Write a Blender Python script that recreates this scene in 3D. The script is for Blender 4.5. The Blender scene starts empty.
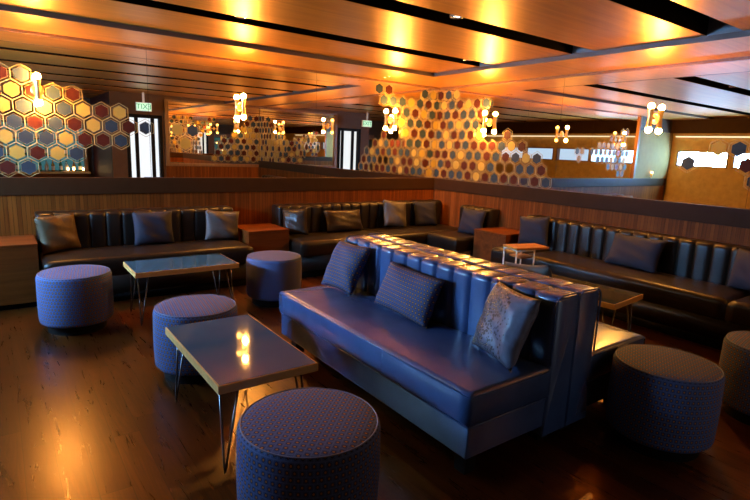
import bpy, bmesh, math, random
from mathutils import Vector, Matrix
random.seed(7)
PI = math.pi
SC = bpy.context.scene
COL = SC.collection

# ------------------------------------------------------------------ camera
F_PX = 519.55
YAW, PIT, ROL = 0.632890, 0.191217, 0.040849
fw = Vector((math.sin(YAW) * math.cos(PIT), math.cos(YAW) * math.cos(PIT), -math.sin(PIT)))
rt0 = Vector((math.cos(YAW), -math.sin(YAW), 0))
up0 = rt0.cross(fw)
rt = rt0 * math.cos(ROL) + up0 * math.sin(ROL)
up = up0 * math.cos(ROL) - rt0 * math.sin(ROL)
cam_d = bpy.data.cameras.new('camera')
cam_d.sensor_fit = 'HORIZONTAL'
cam_d.sensor_width = 36.0
cam_d.lens = F_PX / 750.0 * 36.0
cam_d.clip_start = 0.02
cam = bpy.data.objects.new('camera', cam_d)
COL.objects.link(cam)
m = Matrix((rt, up, -fw)).transposed().to_4x4()
m.translation = Vector((0, 0, 1.48))
cam.matrix_world = m
SC.camera = cam

# ------------------------------------------------------------------ world / light / exposure
w = bpy.data.worlds.new('world')
SC.world = w
w.use_nodes = True
w.node_tree.nodes['Background'].inputs[0].default_value = (0.5, 0.62, 1.0, 1)
w.node_tree.nodes['Background'].inputs[1].default_value = 0.004
SC.view_settings.view_transform = 'Standard'
SC.view_settings.look = 'None'
SC.view_settings.gamma = 1.0
SC.view_settings.use_curve_mapping = False
SC.view_settings.exposure = -0.15
SC.cycles.caustics_reflective = False
SC.cycles.caustics_refractive = False
SC.cycles.glossy_bounces = 8
SC.cycles.diffuse_bounces = 1
SC.cycles.sample_clamp_indirect = 6.0
WARM = (1.0, 0.43, 0.075, 1)
BULB_L = 2000.0        # radiance of the sconce bulbs
SPOT_W = 3.0         # recessed downlights
DAY = (0.50, 0.70, 1.0, 1)
WIN_L = 1.3           # daylight seen in the strip windows that face the street
SKY = (0.21, 0.52, 1.0, 1)
SKY_L = 470.0         # the window that faces open sky
DOOR_L = 1.4

# ------------------------------------------------------------------ material helpers
class NT:
    def __init__(s, name):
        s.m = bpy.data.materials.new(name)
        s.m.use_nodes = True
        s.t = s.m.node_tree
        s.b = s.t.nodes['Principled BSDF']
    def n(s, typ, **kw):
        nd = s.t.nodes.new(typ)
        for k, v in kw.items():
            setattr(nd, k, v)
        return nd
    def link(s, a, b):
        s.t.links.new(a, b)
    def math(s, op, a, b=None, c=None):
        nd = s.n('ShaderNodeMath', operation=op)
        for i, v in enumerate((a, b, c)):
            if v is None:
                continue
            if isinstance(v, (int, float)):
                nd.inputs[i].default_value = v
            else:
                s.link(v, nd.inputs[i])
        return nd.outputs[0]
    def coord(s, kind='Object'):
        return s.n('ShaderNodeTexCoord').outputs[kind]
    def sep(s, v):
        nd = s.n('ShaderNodeSeparateXYZ')
        s.link(v, nd.inputs[0])
        return nd.outputs
    def mapping(s, v, scale=(1, 1, 1), loc=(0, 0, 0), rot=(0, 0, 0)):
        nd = s.n('ShaderNodeMapping')
        nd.inputs['Scale'].default_value = scale
        nd.inputs['Location'].default_value = loc
        nd.inputs['Rotation'].default_value = rot
        s.link(v, nd.inputs[0])
        return nd.outputs[0]
    def noise(s, v, scale=5, detail=3, rough=.5, dist=0):
        nd = s.n('ShaderNodeTexNoise')
        nd.inputs['Scale'].default_value = scale
        nd.inputs['Detail'].default_value = detail
        nd.inputs['Roughness'].default_value = rough
        nd.inputs['Distortion'].default_value = dist
        s.link(v, nd.inputs['Vector'])
        return nd.outputs
    def ramp(s, v, stops, interp='LINEAR'):
        nd = s.n('ShaderNodeValToRGB')
        cr = nd.color_ramp
        cr.interpolation = interp
        while len(cr.elements) < len(stops):
            cr.elements.new(0.5)
        for e, (p, c) in zip(cr.elements, stops):
            e.position = p
            e.color = (*c, 1)
        s.link(v, nd.inputs[0])
        return nd.outputs[0]
    def mix(s, f, a, b):
        nd = s.n('ShaderNodeMix', data_type='RGBA')
        for sock, v in ((nd.inputs[0], f), (nd.inputs[6], a), (nd.inputs[7], b)):
            if isinstance(v, tuple):
                sock.default_value = (*v, 1) if len(v) == 3 else v
            elif isinstance(v, (int, float)):
                sock.default_value = v
            else:
                s.link(v, sock)
        return nd.outputs[2]
    def bump(s, h, strength=.3, dist=.01):
        nd = s.n('ShaderNodeBump')
        nd.inputs['Strength'].default_value = strength
        nd.inputs['Distance'].default_value = dist
        s.link(h, nd.inputs['Height'])
        s.link(nd.outputs[0], s.b.inputs['Normal'])
    def set(s, base=None, rough=None, metal=None, spec=None, coat=None, coat_rough=None, sheen=None):
        for k, v in (('Base Color', base), ('Roughness', rough), ('Metallic', metal), ('Specular IOR Level', spec),
                     ('Coat Weight', coat), ('Coat Roughness', coat_rough), ('Sheen Weight', sheen)):
            if v is None:
                continue
            if isinstance(v, tuple):
                s.b.inputs[k].default_value = (*v, 1) if len(v) == 3 else v
            elif isinstance(v, (int, float)):
                s.b.inputs[k].default_value = v
            else:
                s.link(v, s.b.inputs[k])
        return s

def plain(name, base, rough=.5, metal=0, spec=.5, var=.06):
    t = NT(name)
    nz = t.noise(t.coord(), 9, 3)[0]
    lo = tuple(c * (1 - var) for c in base)
    hi = tuple(min(1, c * (1 + var)) for c in base)
    return t.set(t.ramp(nz, [(.3, lo), (.7, hi)]), rough, metal, spec).m

def emit(name, col, strength):
    t = NT(name)
    t.set((0, 0, 0), .5)
    t.b.inputs['Emission Color'].default_value = col
    t.b.inputs['Emission Strength'].default_value = strength
    return t.m

def wood(name, c0, c1, axis=0, rough=.35, grain=1.0, spec=.5, coat=0, coat_rough=.2, metal=0):
    """long grain along the given axis"""
    t = NT(name)
    sc = [14 * grain, 14 * grain, 14 * grain]
    sc[axis] = .9 * grain
    v = t.mapping(t.coord(), tuple(sc))
    n1 = t.noise(v, 1.6, 5, .6, .6)[0]
    t.set(t.ramp(n1, [(.3, c0), (.5, tuple((a + b) / 2 for a, b in zip(c0, c1))), (.72, c1)]), rough, metal, spec, coat, coat_rough)
    return t.m

def leather(name, base, rough=.36, spec=.5, bumps=.12):
    t = NT(name)
    co = t.coord()
    nz = t.noise(co, 4, 4)[0]
    fine = t.noise(co, 260, 2)[0]
    t.set(t.ramp(nz, [(.3, tuple(c * .8 for c in base)), (.7, tuple(c * 1.15 for c in base))]), rough, 0, spec)
    t.bump(t.math('ADD', t.math('MULTIPLY', nz, .8), t.math('MULTIPLY', fine, .12)), bumps, .01)
    return t.m

def dotted(name, base, ring, dot, line, pitch=.0185, rough=.75):
    """woven upholstery: staggered orange dots in dark rings on blue, over UVs in metres"""
    t = NT(name)
    u, v, _ = t.sep(t.coord('UV'))
    us = t.math('DIVIDE', u, pitch)
    vs = t.math('DIVIDE', v, pitch * 1.05)
    row = t.math('FLOOR', vs)
    us2 = t.math('ADD', us, t.math('MULTIPLY', row, .5))
    fu = t.math('SUBTRACT', t.math('FRACT', us2), .5)
    fv = t.math('SUBTRACT', t.math('FRACT', vs), .5)
    d = t.math('SQRT', t.math('ADD', t.math('MULTIPLY', t.math('MULTIPLY', fu, fu), 1.6), t.math('MULTIPLY', fv, fv)))
    isdot = t.math('LESS_THAN', d, .19)
    isring = t.math('LESS_THAN', d, .31)
    edge = t.math('GREATER_THAN', t.math('MAXIMUM', t.math('ABSOLUTE', fu), t.math('ABSOLUTE', fv)), .43)
    c = t.mix(edge, base, line)
    c = t.mix(isring, c, ring)
    c = t.mix(isdot, c, dot)
    t.set(c, rough, 0, .2)
    t.bump(isdot, .12, .0015)
    return t.m

def satin(name, c0, c1, rough=.48):
    t = NT(name)
    co = t.coord()
    n1 = t.noise(co, 4, 3, .5, .5)[0]
    t.set(t.ramp(n1, [(.3, c0), (.7, c1)]), rough, 0, .15)
    t.bump(t.noise(co, 9, 3, .55, 1.2)[0], .25, .03)
    return t.m

def speckled(name):
    t = NT(name)
    co = t.coord()
    n1 = t.noise(co, 8, 4, .6, .8)[0]
    base = t.ramp(n1, [(.3, (.07, .07, .09)), (.7, (.17, .17, .23))])
    vor = t.n('ShaderNodeTexVoronoi')
    vor.inputs['Scale'].default_value = 75
    t.link(co, vor.inputs['Vector'])
    x, y, z = t.sep(co)
    fade = t.math('MULTIPLY', t.math('SUBTRACT', .05, x), 5.0)
    k = t.math('MULTIPLY', t.math('LESS_THAN', vor.outputs['Distance'], .52), t.math('GREATER_THAN', t.math('ADD', fade, t.sep(vor.outputs['Color'])[0]), .62))
    c = t.mix(k, base, (.016, .012, .012))
    spark = t.math('MULTIPLY', t.math('LESS_THAN', vor.outputs['Distance'], .26), t.math('GREATER_THAN', t.math('ADD', fade, t.sep(vor.outputs['Color'])[1]), .9))
    c = t.mix(spark, c, (.60, .42, .20))
    t.set(c, .40, 0, .3)
    t.bump(t.noise(t.mapping(co, (1.6, 1, .8), (0, 0, 0), (0, .6, 0)), 5, 2, .5, 1.0)[0], .45, .03)
    return t.m

def slats(name, axis, c0, c1, pitch=.034):
    """vertical tongue and groove boards; axis = horizontal axis the boards run along"""
    t = NT(name)
    co = t.coord()
    s = t.sep(co)
    q = t.math('DIVIDE', s[axis], pitch)
    fr = t.math('FRACT', q)
    idx = t.math('FLOOR', q)
    wn = t.n('ShaderNodeTexWhiteNoise', noise_dimensions='1D')
    t.link(idx, wn.inputs['W'])
    sc = [40, 40, 2.0]
    g = t.noise(t.mapping(co, tuple(sc)), 1.2, 4, .6)[0]
    f = t.math('ADD', t.math('MULTIPLY', wn.outputs[0], .34), t.math('MULTIPLY', g, .62))
    c = t.ramp(f, [(.25, c0), (.8, c1)])
    groove = t.math('LESS_THAN', fr, .07)
    c = t.mix(groove, c, tuple(x * .3 for x in c0))
    t.set(c, .5, 0, .06)
    t.bump(t.math('SUBTRACT', 1, groove), .4, .004)
    return t.m

def floor_mat():
    t = NT('floor_planks')
    co = t.coord()
    x, y, z = t.sep(co)
    col = t.math('FLOOR', t.math('DIVIDE', x, .125))
    wn = t.n('ShaderNodeTexWhiteNoise', noise_dimensions='1D')
    t.link(col, wn.inputs['W'])
    yy = t.math('ADD', y, t.math('MULTIPLY', wn.outputs[0], 5.0))
    rowi = t.math('FLOOR', t.math('DIVIDE', yy, .95))
    wn2 = t.n('ShaderNodeTexWhiteNoise', noise_dimensions='2D')
    cmb = t.n('ShaderNodeCombineXYZ')
    t.link(col, cmb.inputs[0]); t.link(rowi, cmb.inputs[1])
    t.link(cmb.outputs[0], wn2.inputs['Vector'])
    off = t.n('ShaderNodeVectorMath', operation='ADD')
    sc = t.n('ShaderNodeVectorMath', operation='SCALE')
    t.link(wn2.outputs['Color'], sc.inputs[0]); sc.inputs['Scale'].default_value = 9
    t.link(co, off.inputs[0]); t.link(sc.outputs[0], off.inputs[1])
    g = t.noise(t.mapping(off.outputs[0], (15, 1.3, 1)), 1.4, 6, .66, 1.6)[0]
    f = t.math('ADD', t.math('MULTIPLY', wn2.outputs[0], .38), t.math('SUBTRACT', t.math('MULTIPLY', g, 1.15), .27))
    c = t.ramp(f, [(.2, (.028, .0060, .0008)), (.5, (.048, .0110, .0014)), (.9, (.120, .031, .004))])
    fx = t.math('FRACT', t.math('DIVIDE', x, .125))
    fy = t.math('FRACT', t.math('DIVIDE', yy, .95))
    gap = t.math('MAXIMUM', t.math('LESS_THAN', fx, .02), t.math('LESS_THAN', fy, .003))
    c = t.mix(gap, c, (.012, .004, .002))
    r = t.math('ADD', .22, t.math('MULTIPLY', g, .14))
    t.set(c, r, 0, .5)
    t.b.inputs['Specular Tint'].default_value = (1, .50, .13, 1)      # orange glow put into the tint of the floor's reflections
    t.bump(t.math('ADD', t.math('MULTIPLY', g, .25), t.math('SUBTRACT', 1, gap)), .05, .004)
    return t.m

M = {}
M['floor'] = floor_mat()
M['slat_x'] = slats('wall_slats_back', 0, (.10, .022, .003), (.235, .060, .008))
M['slat_y'] = slats('wall_slats_right', 1, (.10, .023, .003), (.24, .064, .009))
M['band'] = plain('dark_brown_rail', (.030, .012, .004), .55, 0, .06)
M['ceiling'] = wood('ceiling_veneer', (.58, .195, .014), (.74, .285, .026), 0, .36, .7, .5, metal=.6)
M['soffit'] = wood('soffit_veneer', (.46, .18, .02), (.62, .26, .035), 0, .34, .7, .5, metal=.6)
M['soffit_face'] = plain('soffit_edge_paint', (.10, .06, .045), .45)
M['grey_plate'] = plain('grey_metal_plate', (.16, .15, .15), .4, .3)
M['plenum'] = plain('plenum_black', (.004, .003, .002), .9, 0, .02)
mm = NT('mirror_glass'); mm.set((.93, .90, .84), .0, 1.0); M['mirror'] = mm.m
M['gold_line'] = plain('gold_line', (.40, .29, .11), .5, 0, .2)
M['hex_Y'] = plain('hexagon_gold', (.30, .20, .038), .6, 0, .08)
M['hex_B'] = plain('hexagon_slate', (.022, .033, .044), .6, 0, .08)
M['hex_R'] = plain('hexagon_maroon', (.046, .009, .005), .6, 0, .08)
M['brass'] = plain('polished_brass', (.95, .66, .26), .34, 1.0)
M['bulb'] = emit('lit_bulb', WARM, BULB_L)
M['bulb_dim'] = emit('dim_lit_bulb', WARM, BULB_L * .12)
M['leather_dark'] = leather('espresso_leather', (.010, .006, .0035), .38, .26)
M['leather_navy'] = leather('navy_leather', (.050, .084, .185), .27, .5, .05)
M['black'] = plain('black_plastic', (.004, .0035, .003), .6, 0, .1)
M['fabric'] = dotted('blue_dotted_upholstery', (.054, .076, .170), (.016, .016, .030), (.38, .145, .04), (.085, .115, .235), .0245)
M['fabric_pillow'] = dotted('blue_dotted_cloth', (.048, .058, .120), (.016, .016, .026), (.50, .20, .05), (.07, .08, .15), .024)
M['fabric_slate'] = dotted('slate_dotted_cloth', (.018, .018, .030), (.012, .012, .018), (.032, .022, .016), (.023, .023, .034), .012)
M['piping'] = plain('blue_piping', (.11, .13, .22), .6)
M['satin_brown'] = satin('brown_satin', (.055, .032, .014), (.11, .066, .028))
M['satin_grey'] = satin('grey_satin', (.06, .05, .045), (.12, .10, .085))
M['satin_dark'] = satin('dark_satin', (.02, .013, .009), (.04, .026, .018), .3)
M['speckle'] = speckled('grey_speckled_satin')
M['wood_edge'] = wood('table_edge_wood', (.58, .29, .075), (.74, .41, .13), 0, .45, 1.0, .2)
M['wood_box'] = wood('box_veneer', (.080, .018, .003), (.17, .045, .007), 0, .5, .6, .08)
M['wood_box_y'] = wood('box_veneer_side', (.13, .035, .010), (.25, .08, .022), 1, .3, .6, .5)
M['wood_small'] = wood('small_table_wood', (.40, .15, .03), (.55, .23, .05), 0, .35)
M['table_top'] = plain('blue_grey_glass', (.036, .086, .125), .05, 0, .26, .03)
M['table_dark'] = plain('olive_glass', (.05, .055, .04), .05, 0, .5, .03)
M['steel'] = plain('dark_steel_rod', (.10, .09, .085), .3, 1.0)
M['chrome'] = plain('brushed_steel', (.62, .60, .58), .25, 1.0)
M['white_metal'] = plain('white_powder_coat', (.75, .72, .66), .4)
M['tan'] = plain('tan_plaster', (.38, .235, .075), .75, 0, .2, .12)
M['grey_wall'] = plain('pale_grey_panel', (.30, .18, .06), .8, 0, .1)
M['maroon'] = plain('maroon_paint', (.10, .022, .016), .5)
M['front_wall'] = plain('brown_front_wall', (.10, .042, .015), .55, 0, .2)
M['dark_wall'] = plain('dark_brown_paint', (.05, .026, .014), .6)
M['frame'] = wood('brown_frame', (.12, .045, .014), (.20, .08, .025), 2, .4)
M['sky'] = emit('daylight_pane', DAY, WIN_L)
M['open_sky'] = emit('open_sky_pane', SKY, SKY_L)
M['part_sky'] = emit('partly_open_sky_pane', SKY, SKY_L * .45)
M['door_sky'] = emit('daylight_doorway', (.80, .88, 1, 1), DOOR_L)
M['glow_strip'] = emit('pale_glow_strip', (1, .84, .6, 1), 1.6)
M['turquoise'] = emit('turquoise_backlight', (.10, .42, .50, 1), .35)
M['exit_face'] = emit('exit_sign_face', (.62, 1, .75, 1), 1.3)
M['exit_text'] = emit('exit_sign_letters', (.02, .55, .22, 1), .8)
M['downlight'] = emit('downlight_lens', (1, .80, .5, 1), 14)
M['bar_lamp'] = emit('bar_lamp', (1, .62, .25, 1), 16)
M['bottle_glass'] = plain('amber_bottle', (.32, .14, .03), .12, 0, .6)
M['bottle_clear'] = plain('pale_bottle', (.55, .50, .36), .12, 0, .6)
M['bottle_green'] = plain('green_bottle', (.05, .16, .07), .12, 0, .6)
M['label'] = plain('bottle_paper', (.7, .62, .48), .7)

# ------------------------------------------------------------------ object helpers
def link(name, mesh, parent=None, mats=()):
    o = bpy.data.objects.new(name, mesh)
    COL.objects.link(o)
    for mt in mats:
        mesh.materials.append(mt)
    if parent is not None:
        o.parent = parent
    return o

def from_bm(name, bm, mat, parent=None, smooth=True, bevel=0, segs=2):
    bmesh.ops.recalc_face_normals(bm, faces=bm.faces)
    me = bpy.data.meshes.new(name)
    bm.to_mesh(me); bm.free()
    mats = mat if isinstance(mat, (list, tuple)) else (mat,)
    o = link(name, me, parent, mats)
    if smooth:
        me.polygons.foreach_set('use_smooth', [True] * len(me.polygons))
    if bevel:
        md = o.modifiers.new('bevel', 'BEVEL')
        md.width = bevel; md.segments = segs; md.limit_method = 'ANGLE'; md.angle_limit = .6
        md.harden_normals = True
    return o

def sharp(o, angle=.6):
    o.data.set_sharp_from_angle(angle=angle)
    return o

def bm_box(bm, x0, x1, y0, y1, z0, z1, mi=0):
    vs = [bm.verts.new((x, y, z)) for x in (x0, x1) for y in (y0, y1) for z in (z0, z1)]
    for f in ((0, 1, 3, 2), (4, 6, 7, 5), (0, 4, 5, 1), (2, 3, 7, 6), (0, 2, 6, 4), (1, 5, 7, 3)):
        fc = bm.faces.new([vs[i] for i in f]); fc.material_index = mi

def box(name, x0, x1, y0, y1, z0, z1, mat, parent=None, bevel=0, segs=2):
    bm = bmesh.new()
    bm_box(bm, x0, x1, y0, y1, z0, z1)
    return from_bm(name, bm, mat, parent, smooth=bool(bevel), bevel=bevel, segs=segs)

def bm_tube(bm, pts, r, n=8, closed=False, mi=0):
    pts = [Vector(p) for p in pts]
    rings = []
    prev = None
    N = len(pts)
    for i, p in enumerate(pts):
        if closed:
            d = (pts[(i + 1) % N] - pts[i - 1]).normalized()
        else:
            d = (pts[min(i + 1, N - 1)] - pts[max(i - 1, 0)]).normalized()
        if prev is None:
            a = d.cross(Vector((0, 0, 1)))
            if a.length < .1:
                a = d.cross(Vector((1, 0, 0)))
            a.normalize()
        else:
            a = (prev - d * prev.dot(d)).normalized()
        prev = a
        b = d.cross(a)
        rr = r[i] if isinstance(r, (list, tuple)) else r
        rings.append([bm.verts.new(p + (a * math.cos(t) + b * math.sin(t)) * rr) for t in [2 * PI * k / n for k in range(n)]])
    for i in range(N if closed else N - 1):
        A, B = rings[i], rings[(i + 1) % N]
        for k in range(n):
            f = bm.faces.new((A[k], A[(k + 1) % n], B[(k + 1) % n], B[k])); f.material_index = mi
    if not closed:
        bm.faces.new(rings[0][::-1]).material_index = mi
        bm.faces.new(rings[-1]).material_index = mi

def bm_lathe(bm, prof, n=32, cx=0, cy=0, mi=0, axis='Z'):
    rings = []
    for r, z in prof:
        if r < 1e-5:
            rings.append([bm.verts.new((cx, cy, z))])
        else:
            rings.append([bm.verts.new((cx + r * math.cos(2 * PI * k / n), cy + r * math.sin(2 * PI * k / n), z)) for k in range(n)])
    for A, B in zip(rings, rings[1:]):
        for k in range(n):
            a, b = A[k % len(A)], A[(k + 1) % len(A)]
            c, d = B[(k + 1) % len(B)], B[k % len(B)]
            vs = []
            for v in (a, b, c, d):
                if v not in vs:
                    vs.append(v)
            if len(vs) > 2:
                bm.faces.new(vs).material_index = mi

def thing(name, label, cat, loc=(0, 0, 0), rotz=0, group=None):
    o = bpy.data.objects.new(name, None)
    o.empty_display_size = .1
    COL.objects.link(o)
    o.location = loc
    o.rotation_euler = (0, 0, rotz)
    o['label'] = label; o['category'] = cat
    if group:
        o['group'] = group
    return o

def tag(o, label, cat, group=None):
    o['label'] = label; o['category'] = cat
    if group:
        o['group'] = group
    return o

def struct(o):
    if o.parent is None:
        o['kind'] = 'structure'
    return o

def dup(root, loc, rotz=None, label=None, group=None):
    def cp(o, parent):
        c = o.copy(); COL.objects.link(c)
        if parent is not None:
            c.parent = parent
        for ch in list(o.children):
            cp(ch, c)
        return c
    r = cp(root, None)
    r.location = loc
    if rotz is not None:
        r.rotation_euler = (0, 0, rotz)
    if label:
        r['label'] = label
    if group:
        r['group'] = group
    return r

# ================================================================== ROOM SHELL
XR, YB, XL, YF = 5.30, 5.80, -1.85, -.60
ZM0, ZM1 = 1.097, 2.385      # mirror bottom / top
ZC = 2.425                   # ceiling panels
BAR_Y = -3.2

fl = struct(box('floor', XL - .2, XR + .1, BAR_Y - .1, YB + .1, -.1, 0, M['floor']))

# back wall (the wall faced by the camera, left of the corner)
wb = struct(box('wall_back', XL - .2, XR + .1, YB, YB + .1, 0, 2.75, M['dark_wall']))
box('slat_panelling', -1.75, XR, YB - .02, YB + .001, .09, .94, M['slat_x'], wb)
wr = struct(box('wall_right', XR, XR + .1, BAR_Y, YB, 0, 2.75, M['dark_wall']))
box('slat_panelling', XR - .02, XR + .001, YF, YB - .02, .09, .94, M['slat_y'], wr)
struct(box('trim_1', -1.75, XR - .02, YB - .035, YB, .934, ZM0, M['band'], bevel=.004))
struct(box('trim_2', XR - .035, XR, YF, YB - .035, .934, ZM0, M['band'], bevel=.004))
struct(box('trim_3', -.30, XR - .02, YB - .03, YB, ZM1 - .025, ZM1 + .012, M['frame'], bevel=.003))
struct(box('trim_4', XR - .03, XR, YF, YB - .03, ZM1 - .025, ZM1 + .012, M['frame'], bevel=.003))
struct(box('trim_5', -.37, -.30, YB - .04, YB, ZM0, ZM1, M['frame'], bevel=.004))
struct(box('baseboard_back', -1.75, XR - .03, YB - .03, YB, 0, .09, M['band']))
struct(box('baseboard_right', XR - .03, XR, YF, YB - .03, 0, .09, M['band']))
box('grey_panel', -1.80, -.37, YB - .02, YB + .001, ZM0, 2.1, M['grey_wall'], wb)

# left wall with a row of high strip windows
wl = struct(from_bm('wall_left', bmesh.new(), M['tan'], smooth=False))
bm = bmesh.new()
WZ0, WZ1 = 1.405, 1.70
wins = [(.80, 1.68), (1.76, 2.69), (2.83, 3.77), (3.86, 4.50), (4.64, 5.62)]
bm_box(bm, XL - .16, XL, BAR_Y, YB, 0, WZ0)
bm_box(bm, XL - .16, XL, BAR_Y, YB, WZ1, 2.75)
edges = [BAR_Y] + [e for wn_ in wins for e in wn_] + [YB]
for a, b in zip(edges[0::2], edges[1::2]):
    bm_box(bm, XL - .16, XL, a, b, WZ0, WZ1)
bm.to_mesh(wl.data); bm.free()
for i, (a, b) in enumerate(wins):
    wnd = struct(box('window_%d' % (i + 1), XL - .12, XL - .11, a, b, WZ0, WZ1, M[('sky', 'sky', 'sky', 'part_sky', 'open_sky')[i]]))
    bm = bmesh.new()
    t = .022
    bm_box(bm, XL - .12, XL + .012, a - t, a + .004, WZ0 - t, WZ1 + t)
    bm_box(bm, XL - .12, XL + .012, b - .004, b + t, WZ0 - t, WZ1 + t)
    bm_box(bm, XL - .12, XL + .012, a, b, WZ0 - t, WZ0 + .004)
    bm_box(bm, XL - .12, XL + .012, a, b, WZ1 - .004, WZ1 + t)
    from_bm('window_frame', bm, M['frame'], wnd, smooth=False)
struct(box('trim_6', XL, XL + .10, BAR_Y, YB, 2.10, ZM1 + .03, M['band']))        # dropped edge over the windows
cv = struct(box('trim_7', XL, XL + .05, .3, YB - .05, 2.04, 2.10, M['grey_wall']))
tag(box('glowing_strip', XL + .002, XL + .075, .3, YB - .1, 2.015, 2.038, M['glow_strip']), 'long pale glowing strip under the ledge above the windows', 'light')  # pale strip under the ledge, given a soft glow

# front wall behind the camera, right half, with a doorway
bm = bmesh.new()
DX0, DX1, DZ = 2.36, 2.99, 1.96
bm_box(bm, 2.02, DX0, YF - .12, YF, 0, 2.75)
bm_box(bm, DX1, XR, YF - .12, YF, 0, 2.75)
bm_box(bm, DX0, DX1, YF - .12, YF, DZ, 2.75)
struct(from_bm('wall_front', bm, M['front_wall'], smooth=False))
d1 = struct(box('door_1', DX0, DX1, YF - .115, YF - .10, 0, DZ, M['door_sky']))
bm = bmesh.new()
bm_box(bm, DX0 - .05, DX0 + .02, YF - .09, YF + .02, 0, DZ + .05)
bm_box(bm, DX1 - .02, DX1 + .05, YF - .09, YF + .02, 0, DZ + .05)
bm_box(bm, DX0, DX1, YF - .09, YF + .02, DZ - .02, DZ + .05)
bm_box(bm, DX0 + .13, DX0 + .20, YF - .09, YF - .04, 0, DZ)
bm_box(bm, DX1 - .17, DX1 - .10, YF - .09, YF - .04, 0, DZ)
from_bm('door_frame', bm, M['black'], d1, smooth=False)
struct(box('wall_bar_back', XL - .1, 2.14, BAR_Y - .1, BAR_Y, 0, 2.75, M['dark_wall']))
struct(box('wall_bar_side', 2.02, 2.14, BAR_Y, YF - .12, 0, 2.75, M['maroon']))

# ceiling: glossy veneer panels with dark slots between, a dropped soffit over the sofas
cl = struct(box('ceiling', XL - .2, XR + .1, BAR_Y - .1, YB + .1, 2.66, 2.76, M['plenum']))
SX, SY = 4.46, 5.01
slots = [(4.03, 4.25), (2.85, 3.09), (1.69, 1.94), (.53, .78), (-.62, -.38), (-1.78, -1.53)]
ys = [SY + .001]
for a, b in slots:
    ys += [b, a]
ys.append(BAR_Y)
for a, b in zip(ys[0::2], ys[1::2]):
    bm = bmesh.new(); bm_box(bm, XL, SX + .001, b, a, ZC, ZC + .010)
    from_bm('ceiling_panel', bm, M['ceiling'], cl, smooth=False)
for a, b in slots:      # sides of the slots and the grey end plates
    bm = bmesh.new()
    bm_box(bm, XL, SX, a - .004, a + .002, ZC + .003, 2.66)
    bm_box(bm, XL, SX, b - .002, b + .004, ZC + .003, 2.66)
    from_bm('slot_lining', bm, M['plenum'], cl, smooth=False)
    bm = bmesh.new()
    bm_box(bm, SX - .02, SX - .004, a + .002, b - .01, ZC - .0, 2.56)
    bm_lathe(bm, [(0, 0), (.016, 0), (.016, .004), (0, .004)], 16)
    ring = [v for v in bm.verts][-34:]
    bmesh.ops.rotate(bm, verts=ring, cent=(0, 0, 0), matrix=Matrix.Rotation(-PI / 2, 3, 'Y'))
    bmesh.ops.translate(bm, verts=ring, vec=(SX - .02, a + .1, ZC + .045))
    from_bm('slot_end_plate', bm, M['grey_plate'], cl, smooth=False)
bm = bmesh.new()
bm_box(bm, XL, XR, SY, YB, 2.385, 2.66)
bm_box(bm, SX, XR, BAR_Y, SY, 2.385, 2.66)
from_bm('soffit', bm, M['soffit'], cl, smooth=False)
bm = bmesh.new()
bm_box(bm, XL, SX + .0, SY - .012, SY, 2.383, ZC + .004)
bm_box(bm, SX - .012, SX, BAR_Y, SY - .012, 2.383, ZC + .004)
from_bm('soffit_edge', bm, M['soffit_face'], cl, smooth=False)

# ================================================================== MIRRORS WITH HEXAGON DECALS
P = .16
R_OUT = P / math.sqrt(3) * .985
def hexpoly(r):
    return [(r * math.sin(k * PI / 3), r * math.cos(k * PI / 3)) for k in range(6)]
def clip_poly(poly, umin, umax):
    def cut(poly, f, g):
        out = []
        for i in range(len(poly)):
            a, b = poly[i], poly[(i + 1) % len(poly)]
            if f(a) >= 0:
                out.append(a)
            if f(a) * f(b) < 0:
                t = f(a) / (f(a) - f(b))
                out.append((a[0] + t * (b[0] - a[0]), a[1] + t * (b[1] - a[1])))
        return out
    poly = cut(poly, lambda p: p[0] - umin, None)
    return cut(poly, lambda p: umax - p[0], None) if len(poly) > 2 else []
def hex_bm(u, z, kind, umin, umax, place, scale=1.0):
    """ring quads + fill as thin prisms; place(u, z, d) -> 3D"""
    bm = bmesh.new()
    ro = R_OUT * scale
    def prism(poly, d, mi):
        poly = clip_poly([(u + a, z + b) for a, b in poly], umin, umax)
        if len(poly) < 3:
            return
        A = [bm.verts.new(place(p[0], p[1], .0005)) for p in poly]
        B = [bm.verts.new(place(p[0], p[1], d)) for p in poly]
        n = len(poly)
        bm.faces.new(B).material_index = mi
        bm.faces.new(A[::-1]).material_index = mi
        for i in range(n):
            bm.faces.new((A[i], A[(i + 1) % n], B[(i + 1) % n], B[i])).material_index = mi
    def ring(r1, r0, d):
        a, b = hexpoly(r1), hexpoly(r0)
        for i in range(6):
            j = (i + 1) % 6
            prism([a[i], a[j], b[j], b[i]], d, 1)
    ring(ro, ro - .0042 * scale, .0016)
    ring(ro - .0225 * scale, ro - .0248 * scale, .0016)
    if kind != 'O':
        prism(hexpoly(ro - .0275 * scale), .0016, 0)
    return bm
COLN = {'Y': 'gold hexagon', 'B': 'slate blue hexagon', 'R': 'maroon hexagon', 'O': 'hexagon outline in gold'}

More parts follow.
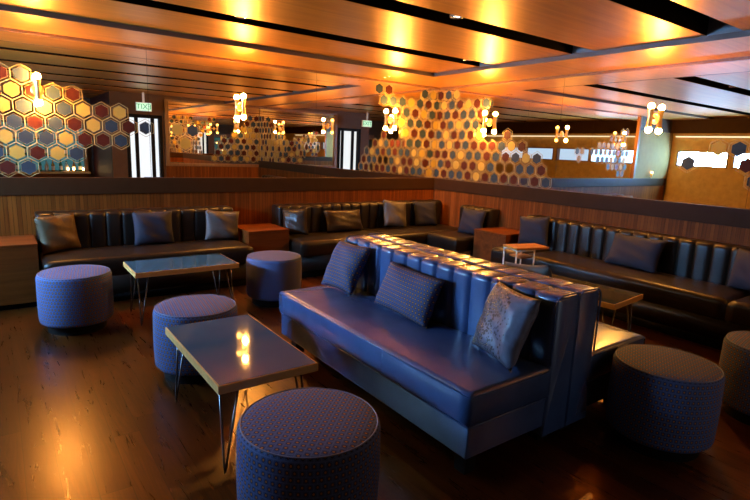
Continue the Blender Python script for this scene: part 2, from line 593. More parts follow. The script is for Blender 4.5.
back_cells = []          # (u, z, kind)
LG = {2: {-3: 'R', -2: 'B'}, 1: {-3: 'Y', -2: 'R', -1: 'B', 0: 'R'},
      0: {-3: 'Y', -2: 'B', -1: 'Y', 0: 'B', 1: 'Y', 2: 'R', 3: 'Y'},
      -1: {-4: 'R', -3: 'B', -2: 'R', -1: 'B', 0: 'R', 1: 'Y', 2: 'B', 3: 'R', 4: 'B', 6: 'Y', 7: 'B'},
      -2: {-3: 'Y', -2: 'B', -1: 'B', 0: 'Y', 1: 'R', 2: 'R', 3: 'B', 7: 'Y'},
      -3: {-4: 'B', -3: 'Y', -2: 'R', -1: 'Y', 0: 'B'}, -4: {-3: 'R', -2: 'B'}}
for r, row in LG.items():
    for k, c in row.items():
        back_cells.append((.5715 + (.079 if r % 2 else 0) + .158 * k, 1.737 + r * .1375, c))
CG = ["-6B -5R -1B 0Y 1R 2B 3Y", "-5B -4B -3B -2Y -1B 0R 1B 2Y 3B 4R 5Y 6R 7B",
      "-4R -3B -2R -1Y 0B 1R 2B 3R 4B 5B 6R", "-3Y -2B -1B 0R 1Y 2R 3B 4Y 5B 6B",
      "-3Y -2R -1B 0R 1B 2Y 3R 4B 5R 6Y 9R", "-2B -1B 0R 1Y 2B 3Y 4R 5B 6R 7R 8R 9B 10Y 11R",
      "-1Y 0B 1R 2R 3B 4Y 5B 6B 7R 8B 9R 10B 11Y 12B", "0R 1Y 2B 3R 4Y 5R 6R 7Y 8B 9O 10O 11B 12B 13R",
      "0Y 1B 2R 3B 4B 5R 6Y 7R 8B 9R 10R 11O 12R 13B"]
corner = []
for i, line in enumerate(CG):
    for tok in line.split():
        corner.append((5.175 - (.08 if i % 2 else 0) + .16 * int(tok[:-1]), 2.2735 - .1377 * i, tok[-1]))
back_cells += [c for c in corner if c[0] < XR + .09]
right_cells = [c for c in corner if c[0] > XR - .09]
RU = XR + YB              # u = RU - y on the right wall
for y, z, c in ((2.055, 1.61, 'Y'), (1.895, 1.61, 'B'), (1.735, 1.61, 'Y'), (2.295, 1.472, 'B'), (1.815, 1.472, 'R'),
                (1.655, 1.472, 'Y'), (1.735, 1.335, 'B'), (1.575, 1.335, 'R'), (1.415, 1.335, 'Y'), (1.495, 1.472, 'B')):
    right_cells.append((RU - y, z, c))

rnd_hex = random.Random(11)
front_cells = []          # second cluster wrapping the corner behind the camera: u = distance from that corner
for i in range(8):
    z = 2.09 - .1377 * i
    reach_f, reach_r = (.28, .45, .55, .75, .95, 1.1, 1.2, 1.25)[i], (.35, .6, .95, 1.3, 1.55, 1.45, 1.2, 1.1)[i]
    for k in range(-9, 11):
        u = .08 + .16 * k - (.08 if i % 2 else 0)
        if -reach_f < u < reach_r:
            c = rnd_hex.choice('YYYBBRR')
            if u > -.09:
                right_cells.append((RU - (YF + u), z, c))
            if u < .09:
                front_cells.append((XR + u, z, c))

def place_back(u, z, d): return (u, YB - .006 - d, z)
def place_right(u, z, d): return (XR - .006 - d, RU - u, z)
def mirror(name_lab, lo, hi, place, cells):
    root = bpy.data.objects.new('mirror_panel', None)
    COL.objects.link(root)
    tag(root, name_lab, 'mirror', 'mirror panels on the walls')
    c = place((lo + hi) / 2, ZM0, 0)
    root.location = c
    def add(nm, bm, mats, lab=None):
        bmesh.ops.translate(bm, verts=bm.verts, vec=-Vector(c))
        o = from_bm(nm, bm, mats, root, smooth=False)
        if lab:
            o['label'] = lab
    bm = bmesh.new()
    q = [place(a, z, d) for a, z, d in ((lo, ZM0, 0), (hi, ZM0, 0), (hi, ZM1 - .012, 0), (lo, ZM1 - .012, 0),
                                         (lo, ZM0, -.005), (hi, ZM0, -.005), (hi, ZM1 - .012, -.005), (lo, ZM1 - .012, -.005))]
    v = [bm.verts.new(p) for p in q]
    for f in ((0, 1, 2, 3), (7, 6, 5, 4), (0, 4, 5, 1), (1, 5, 6, 2), (2, 6, 7, 3), (3, 7, 4, 0)):
        bm.faces.new([v[i] for i in f])
    add('glass', bm, M['mirror'])
    for u, z, k in cells:
        if u + .08 < lo or u - .08 > hi:
            continue
        lim_lo, lim_hi = lo + .002, hi - .002
        bm = hex_bm(u, z, k, lim_lo, lim_hi, place)
        if len(bm.faces) < 4:
            bm.free(); continue
        add('hexagon_decal', bm, [M['hex_' + k] if k != 'O' else M['gold_line'], M['gold_line']], COLN[k])
    return root
mirror('wall mirror panel on the left with gold, slate and maroon hexagons above the leftmost sofa', -.30, 1.3165, place_back, back_cells)
mirror('plain middle wall mirror panel above the orange box table, few hexagons at left', 1.3195, 3.2625, place_back, back_cells)
mirror('wall mirror panel left of the room corner covered in hexagons toward the corner', 3.2655, XR - .008, place_back, back_cells)
mirror('wall mirror panel right of the room corner with hexagons stepping down to the right', XR + .008, RU - 3.7315, place_right, right_cells)
mirror('wall mirror panel at far right above the long sofa with a few large hexagons', RU - 3.7285, RU - 1.7715, place_right, right_cells)
mirror('wall mirror panel cut by the right edge of the photo above the long sofa', RU - 1.7685, RU - YF - .01, place_right, right_cells)

# framed mirror on the front wall
fm = thing('framed_mirror', 'brown framed mirror beside the bright doorway, seen in the left wall reflection', 'mirror', (4.22, YF, .94))
box('glass', -1.06, 1.065, .004, .012, .05, 1.40, M['mirror'], fm)
bm = bmesh.new()
bm_box(bm, -1.13, 1.07, .001, .05, 0, .06)
bm_box(bm, -1.13, 1.07, .001, .04, 1.39, 1.43)
bm_box(bm, -1.13, -1.05, .001, .05, .06, 1.39)
from_bm('frame', bm, M['frame'], fm, smooth=False)
for u, z, k in front_cells:
    bm = hex_bm(u, z, k, 3.2, XR - .02, lambda a, b, d: (a - 4.22, .0125 + d, b - .94))
    o = from_bm('hexagon_decal', bm, [M['hex_' + k], M['gold_line']], fm, smooth=False)
    o['label'] = COLN[k]
struct(box('trim_8', 3.09, XR - .04, YF, YF + .02, .09, .93, M['slat_x']))

# ================================================================== LIGHT FITTINGS
def make_sconce():
    """brass hourglass wall light: local y = away from the wall (towards the room is -y)"""
    t = thing('wall_sconce', '', 'wall light', (0, 0, 0), 0, 'brass hourglass sconces on the mirrors')
    bm = bmesh.new()
    bm_lathe(bm, [(0, 0), (.050, 0), (.052, .004), (.045, .012), (.02, .018), (0, .018)], 28)
    bmesh.ops.rotate(bm, verts=bm.verts, cent=(0, 0, 0), matrix=Matrix.Rotation(PI / 2, 3, 'X'))
    sharp(from_bm('backplate', bm, M['brass'], t))
    bm = bmesh.new()
    bm_tube(bm, [(0, -.012, 0), (0, -.088, 0)], .009, 10)
    bm_tube(bm, [(0, -.08, -.012), (0, -.08, .012)], .022, 14)
    sharp(from_bm('arm', bm, M['brass'], t))
    bm = bmesh.new()
    prof = [(.0, -.090), (.030, -.090), (.031, -.086), (.024, -.05), (.019, 0), (.024, .05), (.031, .086), (.030, .090), (0, .090)]
    bm_lathe(bm, prof, 20, 0, -.10)
    sharp(from_bm('hourglass_shade', bm, M['brass'], t))
    for s in (-1, 1):
        bm = bmesh.new()
        bmesh.ops.create_icosphere(bm, subdivisions=2, radius=.030)
        bmesh.ops.translate(bm, verts=bm.verts, vec=(0, -.10, s * .113))
        from_bm('bulb', bm, M['bulb'], t)
    return t
s0 = make_sconce()
SCN = [((.37, YB - .0065, 1.885), 0, 'brass sconce on the leftmost mirror among hexagons, above the leftmost sofa'),
       ((2.29, YB - .0065, 1.885), 0, 'brass sconce on plain mirror glass above the orange box table'),
       ((4.42, YB - .0065, 1.885), 0, 'brass sconce left of the room corner beside hexagons'),
       ((XR - .0065, 4.80, 1.885), -PI / 2, 'brass sconce right of the room corner amid glowing hexagons'),
       ((XR - .0065, 2.66, 1.885), -PI / 2, 'brass sconce on clear glass at far right above the long sofa'),
       ((XR - .0065, .52, 1.885), -PI / 2, 'brass sconce on the right wall behind the camera, seen only in the mirrors'),
       ((4.72, YF + .0125, 1.885), PI, 'brass sconce on the framed mirror of the front wall, seen only in reflection')]
for i, (loc, rz, lab) in enumerate(SCN):
    if i == 0:
        s0.location = loc; s0.rotation_euler = (0, 0, rz); s0['label'] = lab
    else:
        c = dup(s0, loc, rz, lab)
        if i >= 5:                       # dimmed pair behind the camera
            for ch in c.children:
                if ch.name.startswith('bulb'):
                    ch.data = ch.data.copy(); ch.data.materials[0] = M['bulb_dim']

def spot(name_lab, x, y, z, power=SPOT_W, size=1.9, lit=True):
    t = thing('downlight', name_lab, 'ceiling light', (x, y, z), 0, 'recessed ceiling downlights')
    bm = bmesh.new()
    bm_lathe(bm, [(.052, .05), (.052, 0), (.042, -.003), (.038, .002), (.038, .03)], 24)
    from_bm('trim_ring', bm, M['chrome'], t)
    bm = bmesh.new()
    bm_lathe(bm, [(0, .012), (.036, .012), (.036, .02), (0, .02)], 24)
    from_bm('lens', bm, M['downlight'], t)
    if lit:
        ld = bpy.data.lights.new('downlight_beam', 'SPOT')
        ld.energy = power; ld.color = WARM[:3]; ld.spot_size = size; ld.spot_blend = .7; ld.shadow_soft_size = .035
        lo = bpy.data.objects.new('downlight_beam', ld)
        COL.objects.link(lo); lo.parent = t; lo.location = (0, 0, -.006)
    return t
spot('white recessed downlight in the dark ceiling slot at top centre', 2.82, 2.96, 2.45)
spot('recessed downlight in the dark slot nearest the mirrored wall, left one', 1.66, 4.14, 2.45)
spot('recessed downlight in the slot nearest the mirrored wall, toward the corner', 4.15, 4.14, 2.45)
spot('small unlit round light in the soffit left of the room corner', 4.12, 5.51, 2.386, lit=False)

# ================================================================== SEATING
def channel_bm(L, depth, zb, zt, r, cw, bulge, n=8, flip=False):
    """upholstered back along +x from 0..L, front at y=0 (facing -y), depth into +y, vertical channels"""
    bm = bmesh.new()
    uvl = bm.loops.layers.uv.new('UVMap')
    nch = max(1, round(L / cw)); cw = L / nch
    path = []      # (y, z, ny, nz, weight)
    for k in range(9):
        path.append((0, zb + (zt - r - zb) * k / 8, -1, 0, min(1, k / 2)))
    for k in range(1, 9):
        a = PI / 2 * k / 8
        path.append((r - r * math.cos(a), zt - r + r * math.sin(a), -math.cos(a), math.sin(a), 1))
    rb = .02
    for k in range(1, 4):
        path.append((r + (depth - rb - r) * k / 3, zt, 0, 1, 1))
    for k in range(1, 4):
        a = PI / 2 * k / 3
        path.append((depth - rb + rb * math.sin(a), zt - rb + rb * math.cos(a), math.sin(a), math.cos(a), .5 if k < 3 else 0))
    path.append((depth, zb, 1, 0, 0))
    cols = []
    for c in range(nch):
        for i in range(n + (1 if c == nch - 1 else 0)):
            t = i / n
            h = (max(0, 1 - abs(2 * t - 1) ** 3.4)) ** .6
            x = (c + t) * cw
            cols.append([bm.verts.new((x, y + ny * (h - 1) * bulge * wgt, z + nz * (h - 1) * bulge * wgt * (.38 if nz > .99 else 1))) for y, z, ny, nz, wgt in path])
    for A, B in zip(cols, cols[1:]):
        for k in range(len(path) - 1):
            bm.faces.new((A[k], B[k], B[k + 1], A[k + 1]))
    bm.faces.new(cols[0]); bm.faces.new(cols[-1][::-1])
    for A, B in zip(cols, cols[1:]):
        bm.faces.new((A[-1], B[-1], B[0], A[0]))
    return bm

def seat_bm(x0, x1, y0, y1, z0, z1, r=.035, dome=.012, n=26):
    """upholstered slab, domed top and rounded rim"""
    bm = bmesh.new()
    def prof(t):     # inset & height around the rim
        a = PI / 2 * t
        return r - r * math.sin(a), z1 - r + r * math.cos(a)
    nx = ny = n
    def rect(inset, z):
        pts = []
        X0, X1, Y0, Y1 = x0 + inset, x1 - inset, y0 + inset, y1 - inset
        for i in range(nx): pts.append((X0 + (X1 - X0) * i / nx, Y0, z))
        for i in range(ny): pts.append((X1, Y0 + (Y1 - Y0) * i / ny, z))
        for i in range(nx): pts.append((X1 - (X1 - X0) * i / nx, Y1, z))
        for i in range(ny): pts.append((X0, Y1 - (Y1 - Y0) * i / ny, z))
        return [bm.verts.new(p) for p in pts]
    rings = [rect(.012, z0), rect(0, z0 + .012), rect(0, z1 - r)]
    for k in range(1, 7):
        a = PI / 2 * k / 6
        rings.append(rect(r - r * math.cos(a), z1 - r + r * math.sin(a)))
    mx = min(x1 - x0, y1 - y0) / 2
    for k in range(1, 6):
        t = k / 6
        rings.append(rect(r + (mx - r) * t * .98, z1 + dome * (1 - (1 - t) ** 2)))
    for A, B in zip(rings, rings[1:]):
        N = len(A)
        for i in range(N):
            bm.faces.new((A[i], A[(i + 1) % N], B[(i + 1) % N], B[i]))
    bm.faces.new(rings[0][::-1]); bm.faces.new(rings[-1])
    return bm

# ---- the pair of navy settees back to back.  local: x along length, front faces -y
def make_settee(mat):
    t = thing('settee', '', 'sofa', (0, 0, 0), 0, 'navy settees placed back to back')
    L, D = 1.90, .745
    sd = .555                                     # seat depth in front of the back
    sb = from_bm('seat', seat_bm(0, L, 0, sd + .02, .285, .45, .03, .008), mat, t)
    bm = bmesh.new()
    bm_tube(bm, [(.004, sd, .432), (.004, .02, .432), (.02, .003, .432), (L - .02, .003, .432), (L - .004, .02, .432), (L - .004, sd, .432)], .0045, 8)
    from_bm('piping', bm, mat, sb)
    bm = bmesh.new()
    bm_tube(bm, [(L * .66, .0005, .30), (L * .66, .0005, .425)], .0022, 6)
    from_bm('seam', bm, mat, sb)
    bb = box('base', .012, L - .012, .012, sd + .1, .125, .285, mat, t, .006)
    bm = bmesh.new()
    bm_tube(bm, [(.008, sd, .284), (.008, .02, .284), (.02, .008, .284), (L - .02, .008, .284), (L - .008, .02, .284), (L - .008, sd, .284)], .005, 8)
    from_bm('piping', bm, mat, bb)
    bm = channel_bm(L, .19, .075, .812, .032, .1462, .021, 12)
    bmesh.ops.translate(bm, verts=bm.verts, vec=(0, sd, 0))
    bo = sharp(from_bm('backrest', bm, mat, t), 1.1)
    for x in (.002, L - .002):
        bm = bmesh.new()
        path = [(x, sd + .002, .46)] + [(x, sd + .055 - .055 * math.cos(a), .76 + .055 * math.sin(a)) for a in [PI / 2 * k / 6 for k in range(7)]] + [(x, sd + .17, .815), (x, sd + .188, .79), (x, sd + .188, .10)]
        bm_tube(bm, path, .005, 8)
        from_bm('piping', bm, mat, bo)
    for x in (.10, L - .10):
        for y in (.105, sd + .10):
            bm = bmesh.new()
            bm_box(bm, x - .035, x + .035, y - .035, y + .035, 0, .127)
            from_bm('leg', bm, M['black'], t, smooth=False)
    return t
set_a = make_settee(M['leather_navy'])
# front faces -X: local -y -> world -X  => rotate by -90deg: local x -> -Y
set_a.location = (1.598, 3.33, 0); set_a.rotation_euler = (0, 0, -PI / 2)
set_a['label'] = 'long navy leather settee in the centre with three cushions, facing the glass coffee table'
dup(set_a, (3.096, 1.43, 0), PI / 2, 'navy leather settee backed against the central one, facing the right wall')

# ---- dark channel-back banquettes along the walls.  local: x along, front -y
def sofa_run(parent, L, D, sd, mat, zt=.785, seam=None, ox=0, oy=0, rot=0, ends=True):
    mt = Matrix.Translation((ox, oy, 0)) @ Matrix.Rotation(rot, 4, 'Z')
    def put(nm, bm, m_, ang=None, par=parent):
        bmesh.ops.transform(bm, matrix=mt, verts=bm.verts)
        o = from_bm(nm, bm, m_, par)
        if ang: sharp(o, ang)
        return o
    segs = [0] + (seam or []) + [L]
    for a, b in zip(segs, segs[1:]):
        put('seat', seat_bm(a + .001, b - .001, 0, sd + .02, .27, .445, .05, .010), mat)
    bm = bmesh.new(); bm_box(bm, .01, L - .01, .06, D - .05, .09, .272); put('base', bm, mat)
    bm = bmesh.new(); bm_box(bm, .03, L - .03, .12, D - .06, 0, .092); put('plinth', bm, M['black'])
    bm = channel_bm(L, D - sd, .10, zt, .045, .142, .021, 12)
    bmesh.ops.translate(bm, verts=bm.verts, vec=(0, sd, 0))
    put('backrest', bm, mat, 1.1)

# left banquette: X .27..2.12, wall at 5.78
t = thing('banquette_sofa', 'dark brown leather sofa at left between two wooden boxes, behind the far coffee table', 'sofa', (.27, 5.02, 0), 0, 'dark leather sofas along the walls')
sofa_run(t, 1.85, .755, .55, M['leather_dark'])
# corner sofa: along back wall 2.67..5.27 and right wall 5.78..4.52
t = thing('banquette_sofa', 'dark leather corner sofa with two arms meeting in the room corner', 'sofa', (2.67, 5.02, 0), 0, 'dark leather sofas along the walls')
sofa_run(t, 2.605, .755, .55, M['leather_dark'])
sofa_run(t, .535, .755, .55, M['leather_dark'], .785, None, 1.85, .0, -PI / 2)
# right banquette: Y 3.93..-.2
t = thing('banquette_sofa', 'long dark leather sofa along the right wall beneath the mirror', 'sofa', (4.52, 3.92, 0), -PI / 2, 'dark leather sofas along the walls')
sofa_run(t, 3.9, .755, .55, M['leather_dark'], .785, [.42, 2.4])

# ---- ottomans
def make_ottoman(Rr=.258, H=.455):
    t = thing('ottoman', '', 'ottoman', (0, 0, 0), 0, 'round blue dotted ottomans')
    bm = bmesh.new()
    uvl = bm.loops.layers.uv.new('UVMap')
    n = 64
    prof = [(Rr - .012, .075), (Rr - .003, .085), (Rr, .10), (Rr + .003, .25), (Rr, H - .03), (Rr - .006, H - .013), (Rr - .014, H - .006)]
    top = [(Rr - .02, H - .004), (Rr * .8, H + .002), (Rr * .4, H + .006), (0, H + .007)]
    bm_lathe(bm, prof + top, n)
    zcut = H - .0055
    for f in bm.faces:
        c = f.calc_center_median()
        is_top = c.z > zcut
        angs = []
        for lp in f.loops:
            x, y, z = lp.vert.co
            if is_top:
                lp[uvl].uv = (x * .94 + y * .34, y * .94 - x * .34)
            else:
                a = math.atan2(y, x); ca = math.atan2(c.y, c.x)
                while a - ca > PI: a -= 2 * PI
                while a - ca < -PI: a += 2 * PI
                lp[uvl].uv = (a * Rr, z)
    b = from_bm('upholstery', bm, M['fabric'], t)
    bm = bmesh.new()
    bm_tube(bm, [((Rr - .012) * math.cos(2 * PI * k / 64), (Rr - .012) * math.sin(2 * PI * k / 64), H - .0055) for k in range(64)], .0028, 8, True)
    from_bm('piping', bm, M['piping'], b)
    bm = bmesh.new()
    bm_lathe(bm, [(0, 0), (.205, 0), (.205, .08), (0, .08)], 48)
    sharp(from_bm('base', bm, M['black'], t))
    return t
o0 = make_ottoman()
OT = [((.91, 1.62, 0), .4, 'blue dotted round ottoman nearest the camera, cut by the bottom edge'),
      ((.98, 3.26, 0), 1.1, 'blue dotted round ottoman behind the near coffee table, partly hidden by its top'),
      ((.44, 4.545, 0), 2.2, 'round ottoman at far left beside the wooden box, lit blue on its left side'),
      ((2.087, 4.46, 0), .2, 'round ottoman in front of the orange box table, in shade'),
      ((2.775, 1.155, 0), 1.7, 'round ottoman on the right beside the end of the settee pair'),
      ((3.62, .93, 0), 2.9, 'round ottoman cut by the right edge of the photo')]
for i, (loc, rz, lab) in enumerate(OT):
    if i == 0:
        o0.location = loc; o0.rotation_euler = (0, 0, rz); o0['label'] = lab
    else:
        dup(o0, loc, rz, lab).scale = (1, 1, 1)
o0.scale = (1.065, 1.065, 1)

# ---- pillows
def pillow(label, mat, c, wd, hg, th, yaw, lean, roll, group='loose cushions on the sofas', pinch=.07):
    """yaw: direction the face looks (radians, world XY angle); lean back; roll in plane"""
    bm = bmesh.new()
    uvl = bm.loops.layers.uv.new('UVMap')
    n = 18
    sides = []
    rnd = random.Random(hash(label) % 1000 if False else len(label) * 31 + int(c[0] * 100))
    ph = rnd.random() * 6
    for s in (-1, 1):
        g = []
        for i in range(n + 1):
            row = []
            for j in range(n + 1):
                uu, vv = -1 + 2 * i / n, -1 + 2 * j / n
                x = wd / 2 * uu * (1 - pinch * (1 - vv * vv))
                z = hg / 2 * vv * (1 - pinch * (1 - uu * uu))
                e = max(0, (1 - uu ** 4) * (1 - vv ** 4)) ** .62
                wr_ = .006 * math.sin(5 * uu + ph + 3 * vv) * e + .004 * math.sin(9 * vv - ph + 4 * uu) * e
                row.append((x, s * (th / 2 * e) + wr_, z))
            g.append(row)
        sides.append(g)
    V = {}
    def vert(s, i, j):
        edge = i in (0, n) or j in (0, n)
        key = (0 if edge else s, i, j)
        if key not in V:
            V[key] = bm.verts.new(sides[s][i][j])
        return V[key]
    for s in (0, 1):
        for i in range(n):
            for j in range(n):
                q = [(i, j), (i + 1, j), (i + 1, j + 1), (i, j + 1)]
                f = bm.faces.new([vert(s, a, b) for a, b in q])
                for lp, (a, b) in zip(f.loops, q):
                    lp[uvl].uv = (a / n * wd, b / n * hg)
    o = from_bm('cushion', bm, mat)
    # local -y is the face; rotate so it looks along yaw, leaning back
    Rm = Matrix.Rotation(yaw + PI / 2, 4, 'Z') @ Matrix.Rotation(-lean, 4, 'X') @ Matrix.Rotation(roll, 4, 'Y')
    o.matrix_world = Matrix.Translation(c) @ Rm
    return tag(o, label, 'cushion', group)
D = math.radians
W_ = PI            # facing -X
S_ = -PI / 2       # facing -Y
pillow('square blue dotted cushion at the far end of the central navy settee', M['fabric_pillow'], (2.03, 3.125, .628), .38, .37, .13, W_ + D(4), D(27), D(0))
pillow('wide blue dotted lumbar cushion in the middle of the central navy settee', M['fabric_pillow'], (2.045, 2.424, .603), .545, .31, .13, W_, D(23), D(2))
pillow('shiny grey speckled satin cushion at the near end of the central settee', M['speckle'], (2.04, 1.645, .636), .39, .375, .13, W_ - D(18), D(20), D(0))
pillow('pale blue cushion corner peeking over the back of the settee pair', M['satin_grey'], (2.655, 1.95, .66), .36, .36, .12, 0, D(16), D(8))
pillow('brown satin cushion at the left end of the leftmost sofa', M['satin_brown'], (.425, 5.47, .614), .36, .345, .13, S_ + D(24), D(13), D(-2))
pillow('dark square cushion in the middle of the leftmost sofa', M['fabric_slate'], (1.252, 5.495, .612), .395, .345, .12, S_ + D(4), D(12), D(1))
pillow('grey satin cushion at the right end of the leftmost sofa', M['satin_grey'], (1.952, 5.475, .604), .385, .325, .12, S_ + D(3), D(9), D(5))
pillow('dark brown satin cushion tucked behind the orange box table', M['satin_dark'], (2.80, 5.42, .612), .32, .32, .13, S_ + D(-52), D(6), D(-6))
pillow('wide dark lumbar cushion in the middle of the corner sofa', M['satin_dark'], (3.508, 5.465, .586), .57, .285, .12, S_ + D(3), D(22), D(1))
pillow('tan satin cushion on the corner sofa beside the lumbar cushion', M['satin_grey'], (4.31, 5.455, .642), .385, .36, .13, S_, D(17), D(7))
pillow('dark square cushion in the corner of the corner sofa', M['fabric_slate'], (4.874, 5.48, .62), .37, .355, .12, S_ + D(-10), D(14), 0)
pillow('slate blue cushion on the corner sofa beside the right hand wooden box', M['fabric_slate'], (4.965, 4.67, .607), .38, .345, .12, W_ + D(7), D(17), 0)
pillow('square navy cushion at the far end of the long right sofa', M['fabric_slate'], (4.98, 3.715, .628), .385, .345, .12, W_ + D(7), D(9), D(-6))
pillow('large wide blue lumbar cushion in the middle of the long right sofa', M['fabric_slate'], (4.965, 2.517, .602), .565, .33, .13, W_ - D(8), D(22), D(-1))
pillow('dark cushion on the long right sofa cut by the right photo edge', M['fabric_slate'], (4.975, 1.53, .618), .36, .345, .12, W_ - D(18), D(8), D(-1))

# ================================================================== TABLES
def make_table(name, label, wx, wy, zt, top_mat, loc, rotz=0, legs=True, group=None):
    t = thing(name, label, 'table', loc, rotz, group)
    th = .042
    tp = box('table_top', -wx / 2, wx / 2, -wy / 2, wy / 2, zt - th, zt - .002, M['wood_edge'], t, .002)
    bm = bmesh.new()
    bm_box(bm, -wx / 2 + .008, wx / 2 - .008, -wy / 2 + .008, wy / 2 - .008, zt - .004, zt)
    from_bm('glass_inlay', bm, top_mat, tp, smooth=False)
    for sx in (-1, 1):
        for sy in (-1, 1):
            bm = bmesh.new()
            x, y = sx * (wx / 2 - .06), sy * (wy / 2 - .06)
            fx, fy = sx * (wx / 2 - .035), sy * (wy / 2 - .035)
            a = Vector((x + sx * .02, y - sy * .045, zt - th)); b = Vector((x - sx * .045, y + sy * .02, zt - th))
            ft = Vector((fx, fy, .006))
            d1 = (a - ft).normalized(); d2 = (b - ft).normalized()
            mid = [ft + d1 * .05, ft + d1 * .025 + d2 * .003, ft + (d1 + d2) * .004, ft + d2 * .025 + d1 * .003, ft + d2 * .05]
            bm_tube(bm, [a] + mid + [b], .0055, 8)
            bm_box(bm, min(a.x, b.x) - .01, max(a.x, b.x) + .01, min(a.y, b.y) - .01, max(a.y, b.y) + .01, zt - th - .004, zt - th - .0005)
            from_bm('hairpin_leg', bm, M['steel'], t)
    return t
G_T = 'hairpin leg coffee tables'
make_table('coffee_table', 'blue glass topped coffee table with wood edge and hairpin legs, nearest the camera', .49, .86, .46, M['table_top'], (.945, 2.475, 0), 0, group=G_T)
make_table('coffee_table', 'blue glass topped coffee table with hairpin legs in front of the leftmost sofa', .84, .47, .46, M['table_top'], (1.24, 4.49, 0), 0, group=G_T)
make_table('coffee_table', 'dark topped coffee table with orange edge beyond the settee pair, by the right sofa', .50, .86, .46, M['table_dark'], (3.72, 2.32, 0), D(6), group=G_T)

def make_box(label, x0, x1, y0, y1, zt):
    cx, cy = (x0 + x1) / 2, (y0 + y1) / 2
    t = thing('box_table', label, 'side table', (cx, cy, 0), 0, 'wooden box tables between the sofas')
    a, b = (x1 - x0) / 2, (y1 - y0) / 2
    box('body', -a, a, -b, b, .05, zt - .022, M['wood_box'], t, .002)
    box('top', -a - .003, a + .003, -b - .003, b + .003, zt - .0215, zt, M['wood_box'], t, .003)
    box('plinth', -a + .03, a - .03, -b + .03, b - .03, 0, .049, M['black'], t)
    return t
make_box('dark wooden box table at the left photo edge beside the leftmost sofa', -.26, .245, 5.26, 5.765, .565)
make_box('orange lit wooden box table between the leftmost sofa and the corner sofa', 2.165, 2.645, 5.26, 5.765, .555)
make_box('wooden box table by the right wall between corner sofa and long sofa', 4.80, 5.265, 3.955, 4.46, .555)

# small nested side table with white legs
t = thing('side_table', 'small orange topped side table with thin white legs by the right sofa', 'side table', (4.30, 3.28, 0), D(-14))
box('table_top', -.20, .20, -.115, .115, .563, .585, M['wood_small'], t, .003)
box('shelf', -.13, .06, -.09, .09, .47, .485, M['wood_small'], t, .003)
for sx in (-1, 1):
    for sy in (-1, 1):
        bm = bmesh.new()
        x, y = (-.185 if sx < 0 else .03), sy * .10
        bm_tube(bm, [(x, y, 0), (x, y, .563)], .008, 8)
        from_bm('leg', bm, M['white_metal'], t)
bm = bmesh.new()
bm_tube(bm, [(-.185, -.10, .555), (-.185, .10, .555), (.03, .10, .555), (.03, -.10, .555)], .007, 8, True)
from_bm('frame', bm, M['white_metal'], t)

# ================================================================== SEEN ONLY IN THE MIRRORS
# exit sign hanging in front of the doorway
t = thing('exit_sign', 'lit green and white exit sign hanging before the doorway, seen in the mirror', 'sign', (2.54, .02, 2.135))
box('sign_box', -.15, .15, -.025, .02, -.085, .085, M['white_metal'], t, .004)
box('sign_face', -.14, .14, .0205, .024, -.075, .075, M['exit_face'], t)
box('hanger', -.02, .02, -.01, .01, .085, .29, M['white_metal'], t)
cu = bpy.data.curves.new('exit_letters', 'FONT')
cu.body = 'EXIT'; cu.size = .14; cu.align_x = 'CENTER'; cu.align_y = 'CENTER'; cu.extrude = .001
tmp = bpy.data.objects.new('exit_letters_curve', cu)
COL.objects.link(tmp)
me = bpy.data.meshes.new_from_object(tmp)
bpy.data.objects.remove(tmp)
me.materials.clear()
lt = link('letters', me, t, (M['exit_text'],))
lt.location = (0, .0255, 0); lt.rotation_euler = (PI / 2, 0, PI)

# back bar with lit bottles
t = thing('back_bar', 'wooden back bar with turquoise backlight and bottle shelves, seen in the left mirror', 'bar', (1.0, BAR_Y, 0))
box('cabinet', -.85, .85, .02, .42, 0, .62, M['wood_box'], t, .004)
box('counter', -.88, .88, .01, .46, .62, .665, M['wood_edge'], t, .004)
box('backlight_panel', -.80, .80, .004, .02, .68, 1.75, M['turquoise'], t)
for z in (1.02, 1.40):
    box('shelf', -.80, .80, .02, .20, z, z + .02, M['wood_box'], t)
for x in (-.86, .80):
    box('post', x, x + .06, .004, .24, .665, 1.80, M['frame'], t)
box('header', -.86, .86, .004, .24, 1.80, 1.95, M['frame'], t)
def make_bottle(mat, h=.26, r=.035):
    t = thing('bottle', '', 'bottle', (0, 0, 0), 0, 'bottles on the back bar')
    bm = bmesh.new()
    bm_lathe(bm, [(0, 0), (r, 0), (r, h * .58), (r * .75, h * .68), (r * .35, h * .76), (r * .35, h * .95), (0, h * .95)], 14)
    b = from_bm('glass', bm, mat, t)
    bm = bmesh.new()
    bm_lathe(bm, [(r * 1.02, h * .15), (r * 1.03, h * .16), (r * 1.03, h * .45), (r * 1.02, h * .46)], 14)
    from_bm('paper_label', bm, M['label'], t)
    bm = bmesh.new()
    bm_lathe(bm, [(0, h * .95), (r * .4, h * .95), (r * .4, h * 1.02), (0, h * 1.02)], 10)
    from_bm('cap', bm, M['black'], t)
    return t
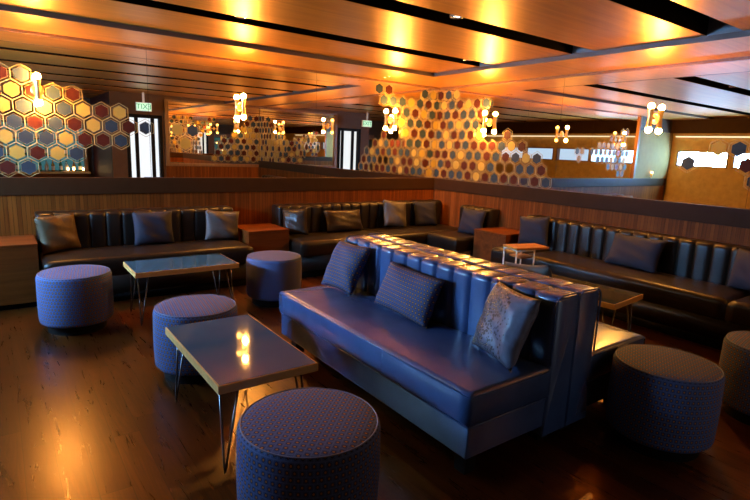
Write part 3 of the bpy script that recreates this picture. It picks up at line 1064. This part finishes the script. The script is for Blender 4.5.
protos = [make_bottle(M['bottle_glass']), make_bottle(M['bottle_clear'], .24, .04), make_bottle(M['bottle_green'], .28, .034)]
used = set()
for z, zn in ((.665, 'counter'), (1.04, 'lower shelf'), (1.42, 'upper shelf')):
    for k in range(11):
        j = (k * 2 + int(z * 10)) % 3
        loc = (.30 + k * .14 + random.uniform(-.02, .02), BAR_Y + (.12 if z > .7 else .25), z)
        lab = ['amber', 'pale', 'green'][j] + ' bottle standing on the %s of the back bar, seen in the mirror' % zn
        if j not in used:
            used.add(j); protos[j].location = loc; protos[j]['label'] = lab
            protos[j]['group'] = 'bottles on the back bar ' + zn + ' ' + ['amber', 'pale', 'green'][j]
        else:
            dup(protos[j], loc, None, lab, 'bottles on the back bar ' + zn + ' ' + ['amber', 'pale', 'green'][j])
def lamp(x, z):
    t = thing('candle_lamp', 'small glowing lamp among the bottles of the back bar', 'lamp', (x, BAR_Y + .33 if z < .8 else BAR_Y + .15, z), 0, 'small glowing lamps on the back bar')
    bm = bmesh.new(); bm_lathe(bm, [(0, 0), (.03, 0), (.03, .02), (.012, .03), (0, .03)], 14); from_bm('base', bm, M['brass'], t)
    bm = bmesh.new(); bm_lathe(bm, [(0, .03), (.022, .035), (.024, .07), (.012, .10), (0, .105)], 14); from_bm('glow_glass', bm, M['bar_lamp'], t)
for x, z in ((.55, 1.42), (1.05, 1.42), (1.30, 1.04), (1.42, .665), (1.54, .665), (1.74, .665), (.75, 1.04)):
    lamp(x, z)
# small torch light on the grey panel
t = thing('torch_sconce', 'small torch shaped wall light on the pale grey panel, seen in the right mirror', 'wall light', (-1.0, YB - .02, 1.16))
bm = bmesh.new(); bm_lathe(bm, [(0, -.06), (.012, -.055), (.03, .05), (.028, .05), (0, -.03)], 16, 0, -.05); bm_tube(bm, [(0, 0, -.02), (0, -.05, -.02)], .008, 8)
from_bm('holder', bm, M['brass'], t)
bm = bmesh.new(); bmesh.ops.create_icosphere(bm, subdivisions=2, radius=.026); bmesh.ops.translate(bm, verts=bm.verts, vec=(0, -.05, .065))
from_bm('bulb', bm, M['bar_lamp'], t)
